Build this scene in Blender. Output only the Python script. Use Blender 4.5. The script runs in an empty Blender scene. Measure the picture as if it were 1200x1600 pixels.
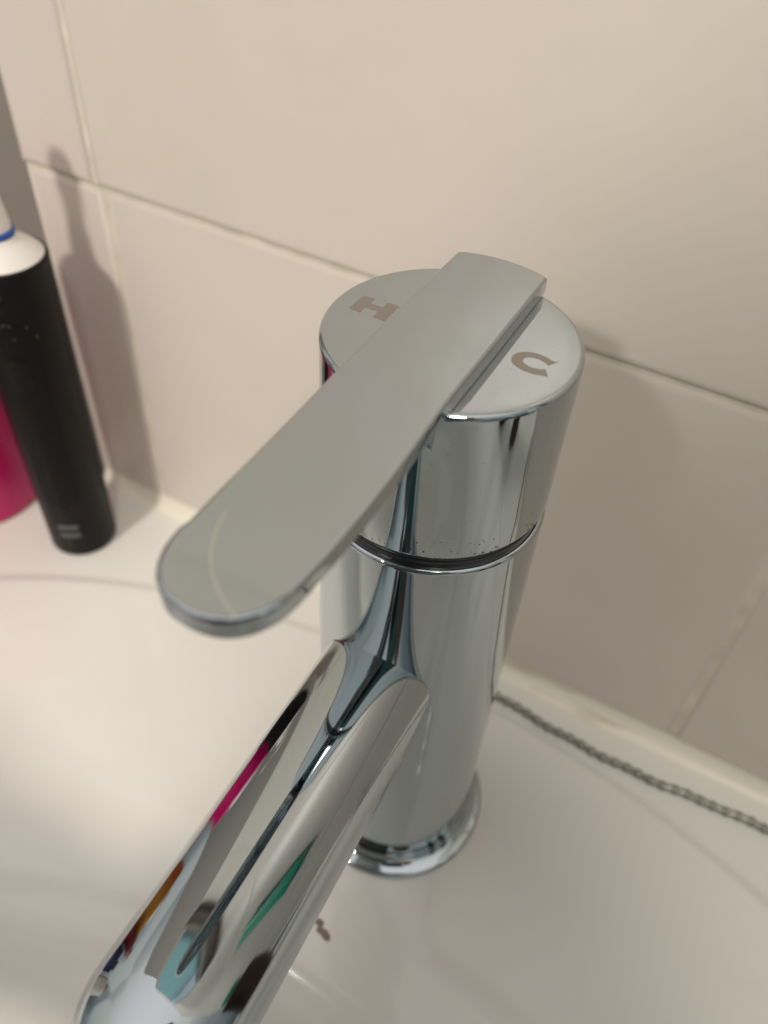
import bpy, bmesh, math, random
from mathutils import Vector, Matrix
random.seed(7)
MM = 0.001
scene = bpy.context.scene
COL = scene.collection

# ------------------------------------------------------------------ camera
CAM_POS = Vector((47.54, -117.62, 258.36))
AX_X = Vector((0.86955861, 0.49115806, 0.05129891))      # camera right in world (rows below are right, down, forward)
AX_D = Vector((0.38069796, -0.60055848, -0.70313482))
AX_F = Vector((-0.31454234, 0.63094633, -0.70920367))
cd = bpy.data.cameras.new('camera')
cam = bpy.data.objects.new('camera', cd)
COL.objects.link(cam)
m = Matrix((AX_X, -AX_D, -AX_F)).transposed().to_4x4()
m.translation = CAM_POS * MM
cam.matrix_world = m
cd.sensor_fit = 'VERTICAL'
cd.sensor_height = 7.0
cd.lens = 1272.24 / 1600 * 7.0
cd.clip_start = 0.004
cd.clip_end = 50
cd.dof.use_dof = True
cd.dof.focus_distance = 0.158
cd.dof.aperture_fstop = 2.3
scene.camera = cam

# ------------------------------------------------------------------ room light
scene.view_settings.view_transform = 'Standard'
scene.view_settings.look = 'None'
scene.view_settings.gamma = 1
scene.view_settings.exposure = 0.18
w = bpy.data.worlds.new('World')
scene.world = w
w.use_nodes = True
nt = w.node_tree
nt.nodes.clear()
N = nt.nodes.new
out = N('ShaderNodeOutputWorld'); bg = N('ShaderNodeBackground')
tc = N('ShaderNodeTexCoord'); sep = N('ShaderNodeSeparateXYZ')
nt.links.new(tc.outputs['Generated'], sep.inputs[0])
ramp = N('ShaderNodeValToRGB')                         # dim room: floor, walls, pale ceiling
mp = N('ShaderNodeMapRange'); mp.inputs[1].default_value = -1; mp.inputs[2].default_value = 1
nt.links.new(sep.outputs['Z'], mp.inputs[0]); nt.links.new(mp.outputs[0], ramp.inputs[0])
cr = ramp.color_ramp
cr.elements[0].position = 0.25; cr.elements[0].color = (.09, .085, .08, 1)
cr.elements[1].position = 1.0; cr.elements[1].color = (.63, .585, .58, 1)
for p_, c_ in ((.45, (.17, .175, .175, 1)), (.56, (.31, .315, .305, 1)), (.80, (.41, .395, .365, 1))):
    e = cr.elements.new(p_); e.color = c_
mapn = N('ShaderNodeMapping'); mapn.inputs['Scale'].default_value = (3.2, 3.2, .3)
noi = N('ShaderNodeTexNoise'); noi.inputs['Scale'].default_value = 1.6; noi.inputs['Detail'].default_value = 0.0
nt.links.new(tc.outputs['Generated'], mapn.inputs[0]); nt.links.new(mapn.outputs[0], noi.inputs[0])
r2 = N('ShaderNodeValToRGB'); r2.color_ramp.elements[0].position = .46; r2.color_ramp.elements[1].position = .53
r2.color_ramp.elements[0].color = (.50, .53, .56, 1); r2.color_ramp.elements[1].color = (1, .99, .97, 1)
nt.links.new(noi.outputs[0], r2.inputs[0])
mix = N('ShaderNodeMix'); mix.data_type = 'RGBA'; mix.blend_type = 'MULTIPLY'; mix.inputs[0].default_value = 1
mf = N('ShaderNodeMapRange'); mf.inputs[1].default_value = .35; mf.inputs[2].default_value = .75; mf.inputs[3].default_value = 1; mf.inputs[4].default_value = 0
nt.links.new(sep.outputs['Z'], mf.inputs[0]); nt.links.new(mf.outputs[0], mix.inputs[0])
nt.links.new(ramp.outputs[0], mix.inputs[6]); nt.links.new(r2.outputs[0], mix.inputs[7])
nt.links.new(mix.outputs[2], bg.inputs[0]); nt.links.new(bg.outputs[0], out.inputs[0])
bg.inputs[1].default_value = 1.6

def area(name, loc, target, size, power, col):
    l = bpy.data.lights.new(name, 'AREA'); l.shape = 'DISK'; l.size = size; l.energy = power; l.color = col
    o = bpy.data.objects.new(name, l); COL.objects.link(o)
    o.location = Vector(loc) * MM
    o.rotation_euler = (Vector(target) - Vector(loc)).to_track_quat('-Z', 'Y').to_euler()
    return o
area('ceiling_lamp', (-210, -900, 900), (-60, 0, 60), 0.12, 7.6, (1.0, .92, .835))
area('fill_lamp', (620, -800, 1400), (60, 0, 60), 0.30, 6.2, (1.0, .95, .82))  # unseen fill lamp added to brighten the right side

# ------------------------------------------------------------------ materials
def mat(name, col, rough=.5, metal=0., **kw):
    m = bpy.data.materials.new(name); m.use_nodes = True
    b = m.node_tree.nodes['Principled BSDF']
    b.inputs['Base Color'].default_value = (*col, 1)
    b.inputs['Roughness'].default_value = rough
    b.inputs['Metallic'].default_value = metal
    for k, v in kw.items():
        b.inputs[k.replace('_', ' ')].default_value = v
    return m, m.node_tree, b
def obj_noise(t, scale, detail=3, stretch=(1, 1, 1)):
    tc = t.nodes.new('ShaderNodeTexCoord'); mp = t.nodes.new('ShaderNodeMapping')
    mp.inputs['Scale'].default_value = stretch
    n = t.nodes.new('ShaderNodeTexNoise'); n.inputs['Scale'].default_value = scale; n.inputs['Detail'].default_value = detail
    t.links.new(tc.outputs['Object'], mp.inputs[0]); t.links.new(mp.outputs[0], n.inputs[0])
    return n, tc
def bump(t, b, n, strength, dist):
    bp = t.nodes.new('ShaderNodeBump'); bp.inputs['Strength'].default_value = strength; bp.inputs['Distance'].default_value = dist
    t.links.new(n.outputs[0], bp.inputs['Height']); t.links.new(bp.outputs[0], b.inputs['Normal'])
def ramp_to(t, src, sock, p0, c0, p1, c1):
    r = t.nodes.new('ShaderNodeValToRGB')
    r.color_ramp.elements[0].position = p0; r.color_ramp.elements[0].color = (*c0, 1)
    r.color_ramp.elements[1].position = p1; r.color_ramp.elements[1].color = (*c1, 1)
    t.links.new(src, r.inputs[0]); t.links.new(r.outputs[0], sock); return r

def chrome(name, base=(.44, .49, .51), rough=.035, specks=None):
    m, t, b = mat(name, base, rough, 1.0)
    n, tc = obj_noise(t, 60, 4)
    ramp_to(t, n.outputs[0], b.inputs['Roughness'], .35, (rough * .8,) * 3, .75, (rough * 1.9,) * 3)
    n2, _ = obj_noise(t, 28, 2)
    bump(t, b, n2, .03, .0006)
    if specks:                                           # tiny limescale pits near a rim (z range in mm) and loose ones elsewhere
        z0, z1 = specks
        v = t.nodes.new('ShaderNodeTexVoronoi'); v.inputs['Scale'].default_value = 820
        t.links.new(tc.outputs['Object'], v.inputs[0])
        s = t.nodes.new('ShaderNodeSeparateXYZ'); t.links.new(tc.outputs['Object'], s.inputs[0])
        mr = t.nodes.new('ShaderNodeMapRange'); mr.inputs[1].default_value = z0 * MM; mr.inputs[2].default_value = z1 * MM
        mr.inputs[3].default_value = .46; mr.inputs[4].default_value = 0.12
        t.links.new(s.outputs['Z'], mr.inputs[0])
        nn, _ = obj_noise(t, 140, 1)
        mu = t.nodes.new('ShaderNodeMath'); mu.operation = 'MULTIPLY'
        t.links.new(mr.outputs[0], mu.inputs[0]); t.links.new(nn.outputs[0], mu.inputs[1])
        lt = t.nodes.new('ShaderNodeMath'); lt.operation = 'LESS_THAN'
        t.links.new(v.outputs['Distance'], lt.inputs[0]); t.links.new(mu.outputs[0], lt.inputs[1])
        mx = t.nodes.new('ShaderNodeMix'); mx.data_type = 'RGBA'
        mx.inputs[6].default_value = (*base, 1); mx.inputs[7].default_value = (.05, .045, .04, 1)
        t.links.new(lt.outputs[0], mx.inputs[0]); t.links.new(mx.outputs[2], b.inputs['Base Color'])
    return m
M_CHROME = chrome('chrome')
M_CAP = chrome('chrome_pitted', specks=(144, 150))
GLINT = (12.62, -57.49, 16.91)   # centre and radius, mm: pale arc painted in as the wall edge's reflection
M_LEVER = chrome('chrome_worn_glint', (.42, .465, .485), .06)
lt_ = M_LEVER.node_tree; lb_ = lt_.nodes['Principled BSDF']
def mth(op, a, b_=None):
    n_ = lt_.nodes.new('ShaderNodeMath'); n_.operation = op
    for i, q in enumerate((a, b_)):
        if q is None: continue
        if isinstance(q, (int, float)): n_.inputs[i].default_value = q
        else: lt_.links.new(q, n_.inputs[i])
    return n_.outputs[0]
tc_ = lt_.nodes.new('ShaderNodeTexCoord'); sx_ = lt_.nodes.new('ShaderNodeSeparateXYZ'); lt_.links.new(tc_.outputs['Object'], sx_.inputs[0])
dx_ = mth('SUBTRACT', sx_.outputs['X'], GLINT[0] * MM); dy_ = mth('SUBTRACT', sx_.outputs['Y'], GLINT[1] * MM)
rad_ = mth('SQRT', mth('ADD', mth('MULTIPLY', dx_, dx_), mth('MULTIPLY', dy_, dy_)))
line_ = mth('LESS_THAN', mth('ABSOLUTE', mth('SUBTRACT', rad_, GLINT[2] * MM)), .13 * MM)
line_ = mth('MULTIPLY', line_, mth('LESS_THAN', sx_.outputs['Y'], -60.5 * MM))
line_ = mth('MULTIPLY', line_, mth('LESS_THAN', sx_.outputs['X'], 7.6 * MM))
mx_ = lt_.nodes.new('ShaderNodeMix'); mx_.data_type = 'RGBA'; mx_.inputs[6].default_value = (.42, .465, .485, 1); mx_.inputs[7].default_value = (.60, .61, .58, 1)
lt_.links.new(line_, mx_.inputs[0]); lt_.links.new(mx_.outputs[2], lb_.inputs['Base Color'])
M_ETCH, t, b = mat('etched_chrome', (.31, .285, .255), .42, .75)
M_DARK, t, b = mat('black_seal', (.012, .014, .016), .25)

# porcelain
M_PORC, t, b = mat('porcelain', (.74, .72, .68), .08, 0, Specular_IOR_Level=.5)
n, _ = obj_noise(t, 9, 2); ramp_to(t, n.outputs[0], b.inputs['Base Color'], .3, (.74, .72, .67), .7, (.78, .765, .715))
n, _ = obj_noise(t, 14, 2); bump(t, b, n, .10, .002)
# glazed tile
M_TILE, t, b = mat('glazed_tile', (.64, .58, .52), .33, 0, Specular_IOR_Level=.32)
n, _ = obj_noise(t, 12, 5); ramp_to(t, n.outputs[0], b.inputs['Base Color'], .3, (.63, .58, .505), .7, (.665, .595, .545))
n, _ = obj_noise(t, 34, 3); bump(t, b, n, .22, .002)
M_GROUT, t, b = mat('grout', (.60, .55, .46), .8)
n, _ = obj_noise(t, 90, 4); ramp_to(t, n.outputs[0], b.inputs['Base Color'], .35, (.60, .55, .46), .7, (.72, .665, .57))
M_SEAL, t, b = mat('silicone_sealant', (.78, .75, .63), .35)
n, _ = obj_noise(t, 60, 4, (.25, 1, 3)); ramp_to(t, n.outputs[0], b.inputs['Base Color'], .32, (.50, .42, .31), .42, (.80, .77, .65))
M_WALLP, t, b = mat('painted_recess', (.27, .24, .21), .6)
M_CHAIN, t, b = mat('tarnished_metal', (.30, .285, .25), .27, .9)
M_BLACK, t, b = mat('black_plastic', (.004, .004, .0045), .42, 0, Specular_IOR_Level=.2)
M_BLACKR, t, b = mat('black_rubber', (.005, .005, .0055), .5, 0, Specular_IOR_Level=.15)
M_WHITE, t, b = mat('white_plastic', (.78, .74, .70), .35)
M_BLUE, t, b = mat('blue_ring_plastic', (.02, .09, .40), .4)
M_GREYMARK, t, b = mat('grey_print', (.10, .10, .105), .5)
M_MAG, t, b = mat('magenta_plastic', (.62, .004, .13), .32)
n, _ = obj_noise(t, 16, 2); ramp_to(t, n.outputs[0], b.inputs['Base Color'], .3, (.60, .003, .12), .7, (.60, .004, .18))
M_AMBER, t, b = mat('amber_plastic', (.42, .17, .02), .25)
M_NAVY, t, b = mat('navy_plastic', (.03, .05, .16), .3)
M_RED, t, b = mat('dark_red_plastic', (.22, .01, .03), .3)
M_GREEN, t, b = mat('green_plastic', (.01, .36, .23), .35)
M_TEAL, t, b = mat('teal_case', (.10, .24, .27), .5)
M_GLASS, t, b = mat('black_glass', (.01, .01, .012), .08)
M_MARK, t, b = mat('mark_brown', (.24, .19, .145), .7)

# ------------------------------------------------------------------ helpers (all measures in millimetres)
def link(name, me, parent=None, m=None, smooth=True, angle=None):
    o = bpy.data.objects.new(name, me); COL.objects.link(o)
    if m: me.materials.append(m)
    if smooth: me.shade_smooth()
    if angle is not None: me.set_sharp_from_angle(angle=math.radians(angle))
    if parent:
        o.parent = parent
        o.matrix_parent_inverse = Matrix.Translation(-parent.location)
    return o
def from_bm(name, bm, **kw):
    bmesh.ops.recalc_face_normals(bm, faces=bm.faces)
    for v in bm.verts: v.co *= MM
    me = bpy.data.meshes.new(name); bm.to_mesh(me); bm.free()
    return link(name, me, **kw)
def empty(name, loc, label, cat, group=None):
    o = bpy.data.objects.new(name, None); COL.objects.link(o)
    o.empty_display_size = .02; o.location = Vector(loc) * MM
    tag(o, label, cat, group); return o
def tag(o, label, cat, group=None):
    o['label'] = label; o['category'] = cat
    if group: o['group'] = group
def lathe(prof, c=(0, 0), n=128, bm=None, rot=None):
    """prof: list of (r, z); r=0 closes with a pole"""
    bm = bm or bmesh.new(); rings = []
    for r, z in prof:
        if r < 1e-6: rings.append([bm.verts.new((c[0], c[1], z))])
        else: rings.append([bm.verts.new((c[0] + r * math.cos(2 * math.pi * k / n), c[1] + r * math.sin(2 * math.pi * k / n), z)) for k in range(n)])
    for a, b_ in zip(rings, rings[1:]):
        for k in range(n):
            k2 = (k + 1) % n
            if len(a) == 1 and len(b_) == 1: continue
            if len(a) == 1: bm.faces.new((a[0], b_[k], b_[k2]))
            elif len(b_) == 1: bm.faces.new((a[k], b_[0], a[k2]))
            else: bm.faces.new((a[k], b_[k], b_[k2], a[k2]))
    return bm
def arc(cx, cz, r, a0, a1, n=8):
    return [(cx + r * math.cos(math.radians(a0 + (a1 - a0) * i / n)), cz + r * math.sin(math.radians(a0 + (a1 - a0) * i / n))) for i in range(n + 1)]
def prism(poly, z0, z1, bevel=0, seg=4):
    bm = bmesh.new()
    lo = [bm.verts.new((x, y, z0)) for x, y in poly]; hi = [bm.verts.new((x, y, z1)) for x, y in poly]
    bm.faces.new(lo[::-1]); bm.faces.new(hi); n = len(poly)
    for k in range(n): bm.faces.new((lo[k], lo[(k + 1) % n], hi[(k + 1) % n], hi[k]))
    bmesh.ops.recalc_face_normals(bm, faces=bm.faces)
    if bevel:
        es = [e for e in bm.edges if abs(e.verts[0].co.z - e.verts[1].co.z) < 1e-6]
        bmesh.ops.bevel(bm, geom=es, offset=bevel, segments=seg, profile=.5, affect='EDGES')
    return bm

# ------------------------------------------------------------------ washbasin
def sstep(t): t = max(0., min(1., t)); return t * t * (3 - 2 * t)
def basin_z(x, y):
    b1 = 126 if y > -80 else 225
    e1 = math.hypot(x / 228, (y + 80) / b1)
    d1 = (e1 - 1) * min(228, b1) * 1.0
    z = -1.4 * sstep((d1 + 1.5) / 3.0)                    # thin raised back ledge outside the oval
    e2 = math.hypot(x / 187, (y + 150) / 111)
    tt = (1 - e2) * 111
    soft = 12.0
    u = soft * math.log1p(math.exp(min(40, (tt - 30) / soft)))
    z -= 112 * (1 - math.exp(-(u / 52) ** 1.25))
    return z
BAS = empty('washbasin', (0, -130, 0), 'cream glazed washbasin with oval deck line that the tap stands on', 'washbasin')
bm = bmesh.new()
x0, x1, y0, y1 = -285, 285, -330, 64.6
nx, ny = 300, 230
g = []
for j in range(ny + 1):
    y = y0 + (y1 - y0) * j / ny
    g.append([bm.verts.new((x0 + (x1 - x0) * i / nx, y, basin_z(x0 + (x1 - x0) * i / nx, y))) for i in range(nx + 1)])
for j in range(ny):
    for i in range(nx): bm.faces.new((g[j][i], g[j][i + 1], g[j + 1][i + 1], g[j + 1][i]))
rim = [g[0][i] for i in range(nx + 1)] + [g[j][nx] for j in range(1, ny + 1)] + [g[ny][i] for i in range(nx - 1, -1, -1)] + [g[j][0] for j in range(ny - 1, 0, -1)]
low = [bm.verts.new((v.co.x * .97, v.co.y if v.co.y > 60 else v.co.y * .97, -135)) for v in rim]
for k in range(len(rim)): bm.faces.new((rim[k], low[k], low[(k + 1) % len(rim)], rim[(k + 1) % len(rim)]))
bm.faces.new(low)
from_bm('bowl', bm, parent=BAS, m=M_PORC, angle=50)
bm = lathe([(0, -108), (17, -108), (19, -108.4), (22, -109.2), (23, -111), (20, -114), (0, -114)], (0, -150), 64)
from_bm('drain', bm, parent=BAS, m=M_CHROME)
bm = bmesh.new()                                         # small flat brown mark on the inner lip below the spout
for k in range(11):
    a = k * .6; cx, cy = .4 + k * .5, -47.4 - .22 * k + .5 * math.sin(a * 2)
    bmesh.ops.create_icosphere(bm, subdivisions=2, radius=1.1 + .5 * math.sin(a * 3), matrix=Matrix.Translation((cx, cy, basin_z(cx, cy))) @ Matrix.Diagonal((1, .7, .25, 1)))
from_bm('brown_mark', bm, parent=BAS, m=M_MARK)

# ------------------------------------------------------------------ tiled wall
WALL = empty('tiled_wall', (0, 65, 0), 'cream glazed tile wall with yellowed grout behind the tap', 'wall')
WY = 64.76
def tile_box(bm, xa, xb, za, zb, d=7.0):
    WY = 64.76 - (1.0 if za > 100 else 0)
    """one cushion-edged tile"""
    bb = bmesh.new()
    vs = [bb.verts.new(c) for c in ((xa, WY, za), (xb, WY, za), (xb, WY, zb), (xa, WY, zb), (xa, WY + d, za), (xb, WY + d, za), (xb, WY + d, zb), (xa, WY + d, zb))]
    for f in ((0, 1, 2, 3), (7, 6, 5, 4), (0, 4, 5, 1), (1, 5, 6, 2), (2, 6, 7, 3), (3, 7, 4, 0)): bb.faces.new([vs[i] for i in f])
    bmesh.ops.recalc_face_normals(bb, faces=bb.faces)
    es = [e for e in bb.edges if e.verts[0].co.y < WY + .1 and e.verts[1].co.y < WY + .1]
    bmesh.ops.bevel(bb, geom=es, offset=2.4 if za > 100 else 3.2, segments=6, profile=.58, affect='EDGES')
    me = bpy.data.meshes.new('tmp'); bb.to_mesh(me); bb.free(); bm.from_mesh(me); bpy.data.meshes.remove(me)
bm = bmesh.new()
GAP = .55
for (za, zb, sh) in ((3.5, 141.9, 0), (141.9, 392, -1.8), (392, 642, -1.0), (642, 892, -1.5)):
    xs = [-187, -152.5 + sh, 75.1 + sh, 302.7 + sh, 530]
    for xa, xb in zip(xs, xs[1:]): tile_box(bm, xa + GAP, xb - GAP, za + GAP, zb - GAP)
from_bm('tiles', bm, parent=WALL, m=M_TILE, angle=60)
def box(a, b_, bev=0):
    bm = bmesh.new()
    bmesh.ops.create_cube(bm, size=1)
    for v in bm.verts: v.co = Vector([(a[i] + b_[i]) / 2 + v.co[i] * (b_[i] - a[i]) for i in range(3)])
    if bev: bmesh.ops.bevel(bm, geom=bm.edges[:], offset=bev, segments=3, affect='EDGES')
    return bm
from_bm('grout', box((-186.2, WY + .55, 2), (529, WY + 14, 891)), parent=WALL, m=M_GROUT, smooth=False)
from_bm('grout', box((-186.2, WY - .45, 142.9), (529, WY + .5, 891)), parent=WALL, m=M_GROUT, smooth=False)
# sealant bead between the wall and the basin
bm = bmesh.new(); rows = []
for i in range(181):
    x = -186 + 700 * i / 180; wv = 6.4 + .5 * math.sin(x * .05) + .3 * math.sin(x * .17)
    rows.append([bm.verts.new((x, WY + .6 - wv * (1 - math.sin(a)), -1.5 + 7.2 * (1 - math.cos(a)))) for a in [math.pi / 2 * k / 8 for k in range(9)]] + [bm.verts.new((x, WY + .8, -1.6))])
for a, b_ in zip(rows, rows[1:]):
    for k in range(9): bm.faces.new((a[k], b_[k], b_[k + 1], a[k + 1]))
from_bm('sealant', bm, parent=WALL, m=M_SEAL)
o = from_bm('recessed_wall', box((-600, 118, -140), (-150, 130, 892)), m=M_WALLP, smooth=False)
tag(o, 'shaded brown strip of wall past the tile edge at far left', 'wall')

# ------------------------------------------------------------------ mixer tap
TAP = empty('mixer_tap', (0, 0, 0), 'chrome mixer tap with flat lever marked H and C', 'tap')
FL = 0.0
prof = [(0, FL - 1)] + [(28.3, FL - 1), (29.0, FL)] + arc(27.9, FL + 1.2, 1.2, 0, 80, 6) + [(26.6, 2.75), (25.4, 3.3), (24.8, 3.9), (24.5, 4.8), (24.4, 6.0), (20, 6.1)]
from_bm('base_flange', lathe(prof, n=160), parent=TAP, m=M_CHROME)
prof = [(0, 5)] + [(24.1, 5), (24.15, 20), (24.15, 60), (24.15, 100)] + [(24.15, 138.5)] + arc(23.25, 139.0, .9, 0, 90, 6) + [(20, 139.9), (0, 139.9)]
from_bm('body', lathe(prof, n=192), parent=TAP, m=M_CHROME, angle=40)
from_bm('gap_ring', lathe([(0, 139.5), (22.9, 139.5)] + arc(22.6, 141.7, .7, -60, 60, 6) + [(22.9, 144.2), (0, 144.2)], n=128), parent=TAP, m=M_DARK, angle=40)
prof = [(0, 143.3), (21.6, 143.3)] + arc(23.1, 144.2, .9, -90, 0, 6) + [(24.0, 150), (24.0, 165), (24.0, 176.5)] + arc(22.8, 176.66, 1.2, 0, 90, 9) + [(20, 177.86), (10, 177.86), (0, 177.86)]
CAP = from_bm('cap', lathe(prof, n=192), parent=TAP, m=M_CAP, angle=40)

# lever: flat slab, rear end flush with the cap, front end rounded
LZ0, LZ1 = 177.7, 181.6
L_R = [(9.0, 22.1), (9.6, -1.6), (10.0, -21.1), (10.45, -30), (11.15, -42.6), (11.35, -56.5), (11.2, -64.2)]
L_L = [(-9.9, 21.5), (-9.5, -4.7), (-8.9, -25.8), (-8.3, -40), (-7.75, -55.5), (-7.4, -64)]
def catmull(pts, n=6):
    P = [Vector(p) for p in pts]; P = [2 * P[0] - P[1]] + P + [2 * P[-1] - P[-2]]; o = []
    for i in range(1, len(P) - 2):
        for k in range(n):
            t = k / n; a, b_, c, d = P[i - 1], P[i], P[i + 1], P[i + 2]
            o.append(.5 * ((2 * b_) + (c - a) * t + (2 * a - 5 * b_ + 4 * c - d) * t * t + (3 * b_ - a - 3 * c + d) * t ** 3))
    o.append(P[-2]); return [tuple(v) for v in o]
back = [(24.05 * math.sin(math.radians(a)), 24.05 * math.cos(math.radians(a))) for a in [-23.5 + 45 * k / 18 for k in range(19)]]
rs = catmull(L_R)
ls = catmull(L_L)[::-1]
tip = []
cx, cy, hw, hl = 1.75, -64.1, 9.45, 11.9
for k in range(1, 36):
    a = math.pi * k / 36; c, s = math.cos(a), math.sin(a)
    tip.append((cx + hw * math.copysign(abs(c) ** (2 / 2.35), c), cy - hl * s ** (2 / 2.35)))
poly = back[1:-1] + rs + tip + ls
bm = prism(poly, LZ0, LZ1, bevel=.75, seg=4)
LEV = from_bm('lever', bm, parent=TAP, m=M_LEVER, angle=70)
wn = LEV.modifiers.new('weighted', 'WEIGHTED_NORMAL'); wn.weight = 100; wn.keep_sharp = True
# web under the lever where it leaves the cap
bm = bmesh.new(); secs = []
for k in range(11):
    t = k / 10; y = -22.2 - 13 * t; zb = 178.2 - 9.5 * (1 - math.sqrt(max(0, 1 - (1 - t) ** 2)))
    hw_ = 7.9 + 1.0 * t; sh = -y * .022 + .2
    secs.append([bm.verts.new((sh - hw_, y, 178.3)), bm.verts.new((sh - hw_ + .6, y, zb)), bm.verts.new((sh + hw_ - .6, y, zb)), bm.verts.new((sh + hw_, y, 178.3))])
for a, b_ in zip(secs, secs[1:]):
    for k in range(4): bm.faces.new((a[k], b_[k], b_[(k + 1) % 4], a[(k + 1) % 4]))
bm.faces.new(secs[0]); bm.faces.new(secs[-1][::-1])
from_bm('lever_web', bm, parent=TAP, m=M_LEVER, angle=35)

# etched letters on the cap top
Hp = [(-19.8, -3.35), (-17.3, -3.4), (-17.5, -1.35), (-14.6, -1.3), (-14.6, -3.4), (-12.1, -3.5), (-12.3, 2.43), (-14.75, 2.35), (-14.65, .38), (-17.3, .35), (-17.4, 2.3), (-19.7, 2.0)]
def smooth_poly(pts, n=4):
    P = [Vector(p) for p in pts]; q = []
    for i in range(len(P)):
        a, b_, c, d = P[i - 1], P[i], P[(i + 1) % len(P)], P[(i + 2) % len(P)]
        for k in range(n):
            t = k / n
            q.append(tuple(.5 * ((2 * b_) + (c - a) * t + (2 * a - 5 * b_ + 4 * c - d) * t * t + (3 * b_ - a - 3 * c + d) * t ** 3)))
    return q
def letter(name, poly):
    bm = bmesh.new()
    vs = [bm.verts.new((x, y, 177.90)) for x, y in poly]
    from mathutils.geometry import tessellate_polygon
    for t in tessellate_polygon([[Vector((x, y, 0)) for x, y in poly]]): bm.faces.new([vs[i] for i in t])
    lo = [bm.verts.new((x, y, 177.80)) for x, y in poly]
    for k in range(len(vs)): bm.faces.new((vs[k], lo[k], lo[(k + 1) % len(vs)], vs[(k + 1) % len(vs)]))
    return from_bm(name, bm, parent=TAP, m=M_ETCH, smooth=False)
letter('letter_h', Hp)
outer = [(19.5, 2.45), (18.7, 1.95), (16.9, 2.45), (15.0, 2.5), (13.3, 1.8), (12.2, .5), (12.0, -1.0), (12.6, -2.3), (13.9, -3.15), (15.7, -3.55), (17.3, -3.5), (18.7, -3.05), (19.6, -3.0)]
inner = [(18.3, -1.05), (17.6, -1.55), (16.2, -1.9), (14.85, -1.6), (14.1, -.95), (14.0, .1), (14.85, .85), (16.2, 1.1), (17.6, .75), (18.35, .25)]
letter('letter_c', catmull(outer, 5) + catmull(inner, 5))

# spout
SD = Vector((.055, -1, .085)).normalized(); SO = Vector((-.6, 0, 92.2))
SX = SD.cross(Vector((0, 0, 1))).normalized() * -1; SU = SX.cross(SD).normalized()
if SU.z < 0: SU = -SU
Ls, RT = 118.0, 18.0
bm = bmesh.new(); rings = []
st = [8 + (Ls - RT - 8) * k / 30 for k in range(31)] + [Ls - RT + RT * math.sin(math.pi / 2 * k / 16) for k in range(1, 17)]
for s in st:
    f_ = 1.0 if s <= Ls - RT else math.sqrt(max(1e-4, 1 - ((s - Ls + RT) / RT) ** 2))
    fw, fh = f_, f_ ** .55
    c = SO + SD * s; r = []
    for k in range(256):
        a = 2 * math.pi * k / 256; ca, sa = math.cos(a), math.sin(a)
        hx = 13.9; hz = 14.1 if sa > 0 else 9.8
        ex = 2 / 2.1 if sa > 0 else 2 / 5.0
        r.append(bm.verts.new(c + SX * (hx * fw * math.copysign(abs(ca) ** ex, ca)) + SU * (hz * fh * math.copysign(abs(sa) ** ex, sa))))
    rings.append(r)
for a, b_ in zip(rings, rings[1:]):
    for k in range(256): bm.faces.new((a[k], b_[k], b_[(k + 1) % 256], a[(k + 1) % 256]))
bm.faces.new(rings[-1]); bm.faces.new(rings[0][::-1])
SPOUT = from_bm('spout', bm, parent=TAP, m=M_CHROME, angle=45)
c = SO + SD * 97
bm = lathe([(0, c.z - 21), (8.5, c.z - 21), (10.4, c.z - 20.4), (10.8, c.z - 19.5), (10.8, c.z - 8), (0, c.z - 8)], (c.x, c.y), 64)
from_bm('aerator', bm, parent=TAP, m=M_CHROME, angle=40)

# ------------------------------------------------------------------ plug chain on the back ledge
bm = bmesh.new()
ZD_ = -1.4; PIT = 4.3; x = -6.0; pts = []
while x < 230:
    u = max(0, x)
    y = 53.6 - 5.4 * math.sin(min(1, u / 95) * math.pi * .75) + .00055 * max(0, x - 60) ** 2 + .35 * math.sin(x * .31)
    pts.append(Vector((x, y, ZD_ + 1.65))); x += PIT * .98
for i, p in enumerate(pts):
    bmesh.ops.create_uvsphere(bm, u_segments=16, v_segments=10, radius=1.65, matrix=Matrix.Translation(p))
    if i:
        d = p - pts[i - 1]
        bmesh.ops.create_cone(bm, cap_ends=False, segments=10, radius1=1.1, radius2=1.1, depth=d.length, matrix=Matrix.Translation((p + pts[i - 1]) / 2) @ d.to_track_quat('Z', 'Y').to_matrix().to_4x4())
o = from_bm('plug_chain', bm, m=M_CHAIN)
tag(o, 'thin tarnished ball chain lying on the basin ledge along the wall', 'chain')

# ------------------------------------------------------------------ electric toothbrush
ZD = -1.4
BX, BY = -169.5, 33.5
TB = empty('electric_toothbrush', (BX, BY, ZD), 'black electric toothbrush with white top and blue ring, standing on the basin ledge', 'toothbrush')
prof = [(0, ZD), (11.4, ZD)] + arc(11.4, ZD + 1.8, 1.8, -90, 0, 5) + [(13.3, 12), (13.6, 40), (14.0, 80), (14.6, 113), (14.7, 126)] + arc(14.0, 126.6, .8, 0, 80, 4) + [(12, 127.2)]
from_bm('handle', lathe(prof, (BX, BY), 96), parent=TB, m=M_BLACK)
prof = [(13.9, 127.0), (12.6, 128.4), (10.4, 130.4), (8.0, 132.1), (6.8, 133.1), (6.4, 134), (0, 134)]
from_bm('top_collar', lathe(prof, (BX, BY), 96), parent=TB, m=M_WHITE)
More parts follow.
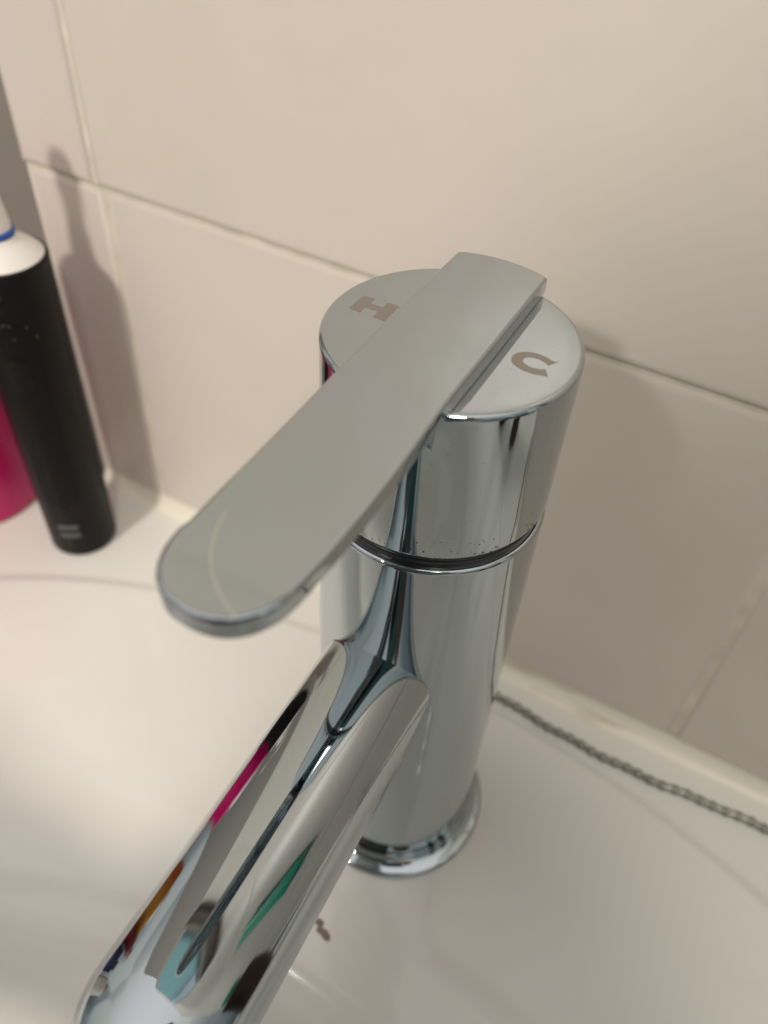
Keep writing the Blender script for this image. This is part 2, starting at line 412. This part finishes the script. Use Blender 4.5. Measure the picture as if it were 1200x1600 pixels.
# brush head: slim neck, blue ring, bristle head
prof = [(5.9, 136.2), (5.6, 139), (4.9, 145), (4.0, 152), (3.4, 157), (3.4, 160), (5.2, 162), (5.4, 168), (4.4, 171), (0, 172)]
NK = from_bm('brush_head', lathe([(0, 133.8), (6.0, 133.8)] + prof, (BX, BY), 48), parent=TB, m=M_WHITE)
from_bm('colour_ring', lathe([(6.0, 134.0), (6.5, 134.1), (6.5, 136.0), (6.0, 136.2)], (BX, BY), 48), parent=TB, m=M_BLUE)
bm = bmesh.new()
for i in range(60):
    a = i * 2.39996; r = 4.4 * math.sqrt(i / 60)
    cx_, cz_ = BX + r * math.cos(a), 166 + r * math.sin(a)
    bmesh.ops.create_cone(bm, cap_ends=True, segments=6, radius1=.45, radius2=.4, depth=8, matrix=Matrix.Translation((cx_, BY - 9, cz_)) @ Matrix.Rotation(math.pi / 2, 4, 'X'))
from_bm('bristles', bm, parent=TB, m=M_WHITE)
# grip panel, button and charge marks face the room
FA = math.atan2(-117 - BY, 47 - BX) - .35
def patch(name, a0, a1, z0_, z1_, r_, m_, n=16, nz=10, rad=0):
    bm = bmesh.new(); G = []
    for j in range(nz + 1):
        v = j / nz; row = []
        for i in range(n + 1):
            u = i / n
            am, ah = (a0 + a1) / 2, (a1 - a0) / 2; zz = z0_ + (z1_ - z0_) * v
            k = 1.0
            if rad:
                dz = min(zz - z0_, z1_ - zz)
                if dz < rad: k = 1 - (1 - math.sqrt(max(0, 1 - (1 - dz / rad) ** 2))) * rad / (ah * 14)
            a = am + ah * (2 * u - 1) * k
            rr = 13.3 + (zz - 12) / 110 * 1.4 + r_
            row.append(bm.verts.new((BX + rr * math.cos(a), BY + rr * math.sin(a), zz)))
        G.append(row)
    for j in range(nz):
        for i in range(n): bm.faces.new((G[j][i], G[j][i + 1], G[j + 1][i + 1], G[j + 1][i]))
    ret = bmesh.ops.extrude_face_region(bm, geom=bm.faces[:])
    for e in ret['geom']:
        if isinstance(e, bmesh.types.BMVert):
            d = Vector((e.co.x - BX, e.co.y - BY, 0)).normalized(); e.co -= d * (abs(r_) + .5)
    return from_bm(name, bm, parent=TB, m=m_, angle=50)
patch('grip', FA - .55, FA + .55, 26, 112, .25, M_BLACKR, rad=7, nz=30)
patch('power_button', FA - .26, FA + .26, 84, 98, .6, M_BLACK, rad=3.6, nz=12)
for zz in (10.5, 15.0): patch('charge_mark', FA - .38, FA + .22, zz, zz + 2.2, .12, M_GREYMARK, nz=2)
bm = bmesh.new()                                        # raised dots near the top
for i in range(16):
    a = FA - .1 + random.uniform(-.75, .75); zz = random.uniform(104, 121)
    rr = 13.3 + (zz - 12) / 110 * 1.4 + .25
    bmesh.ops.create_icosphere(bm, subdivisions=1, radius=.33, matrix=Matrix.Translation((BX + rr * math.cos(a), BY + rr * math.sin(a), zz)))
from_bm('grip_dots', bm, parent=TB, m=M_GREYMARK)

# ------------------------------------------------------------------ bottles at the left
def bottle(name, c, r, h, m_, label, capm, z=ZD, capr=.45):
    e = empty(name, (c[0], c[1], z), label, 'bottle')
    prof = [(0, z), (r - 3, z)] + arc(r - 3, z + 3, 3, -90, 0, 5) + [(r, z + h * .5), (r, z + h - 14)] + arc(r - 12, z + h - 14, 12, 0, 75, 8) + [(r * capr, z + h), (0, z + h)]
    from_bm('container', lathe(prof, c, 96), parent=e, m=m_, angle=60)
    k = r * capr + 1
    from_bm('cap', lathe([(k, z + h - .5), (k, z + h + 17), (k - 1.5, z + h + 19), (0, z + h + 19)], c, 64), parent=e, m=capm, angle=40)
    return e
bottle('toiletry_bottle', (-229.5, 30), 29, 128, M_MAG, 'glossy magenta bottle cut off by the left edge behind the black toothbrush', M_WHITE)
bottle('toiletry_bottle', (-262, -30), 17, 120, M_AMBER, 'amber bottle mirrored as an orange streak in the left side of the spout', M_WHITE)
bottle('toiletry_bottle', (-262, -72), 15, 105, M_NAVY, 'navy bottle mirrored as a dark blue streak in the left side of the spout', M_RED)

# phone that takes the picture, mirrored in the spout
PH = empty('phone', tuple(CAM_POS), 'teal cased phone held above the tap, mirrored in the top of the spout', 'phone')
def slab(wd, hh, th, r, cz):
    P = []
    for (sx, sy, a0) in ((1, 1, 0), (-1, 1, 90), (-1, -1, 180), (1, -1, 270)):
        for k in range(9):
            a = math.radians(a0 + 90 * k / 8); P.append((sx * (wd / 2 - r) + r * math.cos(a), sy * (hh / 2 - r) + r * math.sin(a)))
    return prism(P, cz - th / 2, cz + th / 2, bevel=1.2, seg=3)
PM = Matrix((AX_X, -AX_D, -AX_F)).transposed().to_4x4(); PM.translation = CAM_POS
def phone_part(name, bm, off, m_):
    bm.transform(PM @ Matrix.Translation(off)); return from_bm(name, bm, parent=PH, m=m_, angle=40)
phone_part('case', slab(76, 152, 8.5, 11, 0), (22, -58, 9.0), M_TEAL)
phone_part('camera_island', slab(32, 32, 2, 8, 0), (4.5, -5, 3.8), M_GLASS)
phone_part('screen', slab(70, 146, 1, 9, 0), (22, -58, 13.6), M_GLASS)

# ------------------------------------------------------------------ person holding the phone (outside the frame, mirrored in the chrome)
M_SKIN, t, b = mat('skin', (.42, .26, .19), .5)
M_SHIRT, t, b = mat('grey_cloth', (.17, .18, .185), .85)
n, _ = obj_noise(t, 30, 4); ramp_to(t, n.outputs[0], b.inputs['Base Color'], .3, (.15, .16, .165), .7, (.19, .20, .205))
M_TROUSER, t, b = mat('dark_cloth', (.03, .035, .06), .85)
M_HAIR, t, b = mat('brown_hair', (.05, .03, .02), .6)
PX = 60
PER = empty('person', (PX, -470, -850), 'person in a grey shirt holding the phone over the basin, mirrored in the chrome', 'person')
def skin(name, verts, edges, m_, sub=2):
    """verts: (x, y, z, radius) in mm"""
    me = bpy.data.meshes.new(name)
    me.from_pydata([Vector(v[:3]) * MM for v in verts], edges, [])
    o = link(name, me, parent=PER, m=m_, smooth=False)
    md = o.modifiers.new('skin', 'SKIN'); md.use_smooth_shade = True
    for i, v in enumerate(verts):
        rr = v[3] if isinstance(v[3], tuple) else (v[3], v[3])
        me.skin_vertices[0].data[i].radius = (rr[0] * MM, rr[1] * MM)
    me.skin_vertices[0].data[0].use_root = True
    sb = o.modifiers.new('sub', 'SUBSURF'); sb.levels = sub; sb.render_levels = sub
    return o
ph = CAM_POS + AX_X * 22 + AX_D * 58 + AX_F * -9          # phone centre
grip = ph + AX_X * 62 + AX_D * 18 - AX_F * 22
bv = [(PX, -480, 70, 135), (PX, -465, 190, 120), (PX, -440, 330, 130), (PX, -415, 460, 105), (PX - 2, -395, 530, 55), (PX - 10, -365, 590, 58), (PX - 18, -345, 650, 78), (PX - 22, -335, 715, 74), (PX - 22, -335, 765, 45)]
be = [(i, i + 1) for i in range(8)]
def chain_(start, pts):
    k = start
    for p in pts:
        bv.append(p); be.append((k, len(bv) - 1)); k = len(bv) - 1
    return k
hips = [chain_(0, [(PX + sx * 95, -480, 0, 85), (PX + sx * 100, -475, -380, 58), (PX + sx * 100, -490, -600, 50), (PX + sx * 100, -490, -790, 36), (PX + sx * 105, -420, -830, 30), (PX + sx * 108, -350, -838, 22)]) for sx in (-1, 1)]
wl = chain_(3, [(PX - 125, -415, 460, 52), (PX - 90, -440, 225, 38), (-30, -262, 166, 26), (-80, -233, 152, 25)])
for k_, (dx, dy, l_) in enumerate(((-30, 26, 62), (-38, 8, 70), (-38, -10, 66), (-32, -28, 54))):
    p0 = Vector((-90 + dx, -235 + dy * .8, 152)); dd = Vector((-.96, .16 - .08 * k_, 0)).normalized()
    chain_(wl, [(*p0, 10), (*(p0 + dd * l_ * .5 + Vector((0, 0, 3))), 8.8), (*(p0 + dd * l_ + Vector((0, 0, -8))), 7.2)])
chain_(wl, [(-85, -216, 150, 12), (-110, -206, 146, 10), (-135, -204, 142, 8.5)])
wr = chain_(3, [(PX + 165, -400, 460, 52), (PX + 205, -330, 200, 40), (grip.x + 62, grip.y - 70, grip.z - 20, 27), (grip.x + 12, grip.y - 12, grip.z - 4, 27)])
for k_, (du, l_) in enumerate(((-34, 62), (-13, 70), (9, 66), (30, 54))):
    a0 = grip + AX_D * du + AX_F * 4
    a1 = a0 - AX_X * 10 + AX_F * 24
    a2 = a1 - AX_X * (l_ * .35) + AX_F * 8
    a3 = a2 - AX_X * (l_ * .25) - AX_F * 2
    chain_(wr, [(*a0, 10), (*a1, 9), (*a2, 8.2), (*a3, 7.2)])
a0 = grip - AX_D * 40 - AX_F * 6; a1 = a0 - AX_X * 30 - AX_D * 12 ; a2 = a1 - AX_X * 24 + AX_F * 4
chain_(wr, [(*a0, 12), (*a1, 10), (*a2, 8.5)])
skin('body', bv, be, M_SKIN)
sv = [(PX, -478, 40, 150), (PX, -465, 190, 134), (PX, -440, 330, 144), (PX, -415, 455, 120), (PX - 2, -402, 505, 72), (PX - 125, -415, 460, 64), (PX - 98, -438, 290, 54), (PX + 170, -400, 460, 64), (PX + 198, -350, 270, 54)]
skin('shirt', sv, [(0, 1), (1, 2), (2, 3), (3, 4), (3, 5), (5, 6), (3, 7), (7, 8)], M_SHIRT)
tv = [(PX, -480, 60, 142)]; te = []
for sx in (-1, 1):
    k = 0
    for p in ((PX + sx * 95, -480, 0, 96), (PX + sx * 100, -475, -380, 72), (PX + sx * 100, -490, -600, 62), (PX + sx * 100, -490, -800, 56)):
        tv.append(p); te.append((k, len(tv) - 1)); k = len(tv) - 1
skin('trousers', tv, te, M_TROUSER)
bm = bmesh.new(); bmesh.ops.create_uvsphere(bm, u_segments=32, v_segments=20, radius=1, matrix=Matrix.Translation((PX - 22, -352, 712)) @ Matrix.Diagonal((84, 92, 96, 1)))
bmesh.ops.delete(bm, geom=[v for v in bm.verts if v.co.y > -335 + (v.co.z - 740) * .9], context='VERTS')
from_bm('hair', bm, parent=PER, m=M_HAIR)
bm = bmesh.new()
for p, rr in (((PX - 20, -262, 668), (9, 16, 20)), ((PX - 45, -277, 690), (12, 8, 7)), ((PX + 4, -277, 690), (12, 8, 7)), ((PX - 20, -268, 628), (24, 8, 6))):
    bmesh.ops.create_uvsphere(bm, u_segments=16, v_segments=10, radius=1, matrix=Matrix.Translation(p) @ Matrix.Diagonal((*rr, 1)))
from_bm('face', bm, parent=PER, m=M_SKIN)

# ------------------------------------------------------------------ things above and beside the tap that the spout mirrors
M_TAUPE, t, b = mat('taupe_paint', (.30, .25, .21), .5)
M_LBLUE, t, b = mat('pale_blue_paint', (.42, .62, .78), .4)
M_TEALP, t, b = mat('teal_paint', (.14, .34, .37), .45)
M_BROWN, t, b = mat('dark_brown_plastic', (.05, .022, .014), .3)
CAB = empty('wall_cabinet', (-30, 65, 440), 'teal cabinet with taupe frame high on the wall, mirrored in the spout top', 'cabinet')
from_bm('frame', box((-200, 50, 474), (200, 62.2, 780), 6), parent=CAB, m=M_TAUPE, angle=40)
from_bm('door', box((-165, 46, 490), (110, 50.5, 764), 2.5), parent=CAB, m=M_TEALP, angle=40)
from_bm('edge_panel', box((114, 47, 490), (180, 50.5, 764), 2.5), parent=CAB, m=M_LBLUE, angle=40)
bm = bmesh.new(); GG = []
for j in range(41):
    row = []
    for i in range(25):
        u = i / 24; v = j / 40
        row.append(bm.verts.new((232 + 56 * u + 3 * math.sin(v * 5), 58 + 4 * math.sin(u * 13 + v * 2) * (.3 + v) - 2 * v, 345 - 150 * v)))
    GG.append(row)
for j in range(40):
    for i in range(24): bm.faces.new((GG[j][i], GG[j][i + 1], GG[j + 1][i + 1], GG[j + 1][i]))
ret = bmesh.ops.extrude_face_region(bm, geom=bm.faces[:])
for e in ret['geom']:
    if isinstance(e, bmesh.types.BMVert): e.co.y -= 3
o = from_bm('face_cloth', bm, m=M_GREEN)
tag(o, 'green cloth hanging on the wall at the right, mirrored in the spout', 'cloth')
bottle('toiletry_bottle', (238, -18), 13, 150, M_BROWN, 'dark brown bottle on the right ledge, mirrored in the right side of the spout', M_GREEN)

bottle('toiletry_bottle', (248, -78), 16, 150, M_GLASS, 'black bottle mirrored as a dark streak at the lower right of the spout', M_GREEN)
bottle('toiletry_bottle', (-264, -50), 6, 150, M_RED, 'slim dark red tube mirrored as a thin line in the left side of the spout', M_RED)
bottle('toiletry_bottle', (-262, -112), 18, 140, M_WHITE, 'white bottle with amber lid mirrored low in the left side of the spout', M_AMBER)
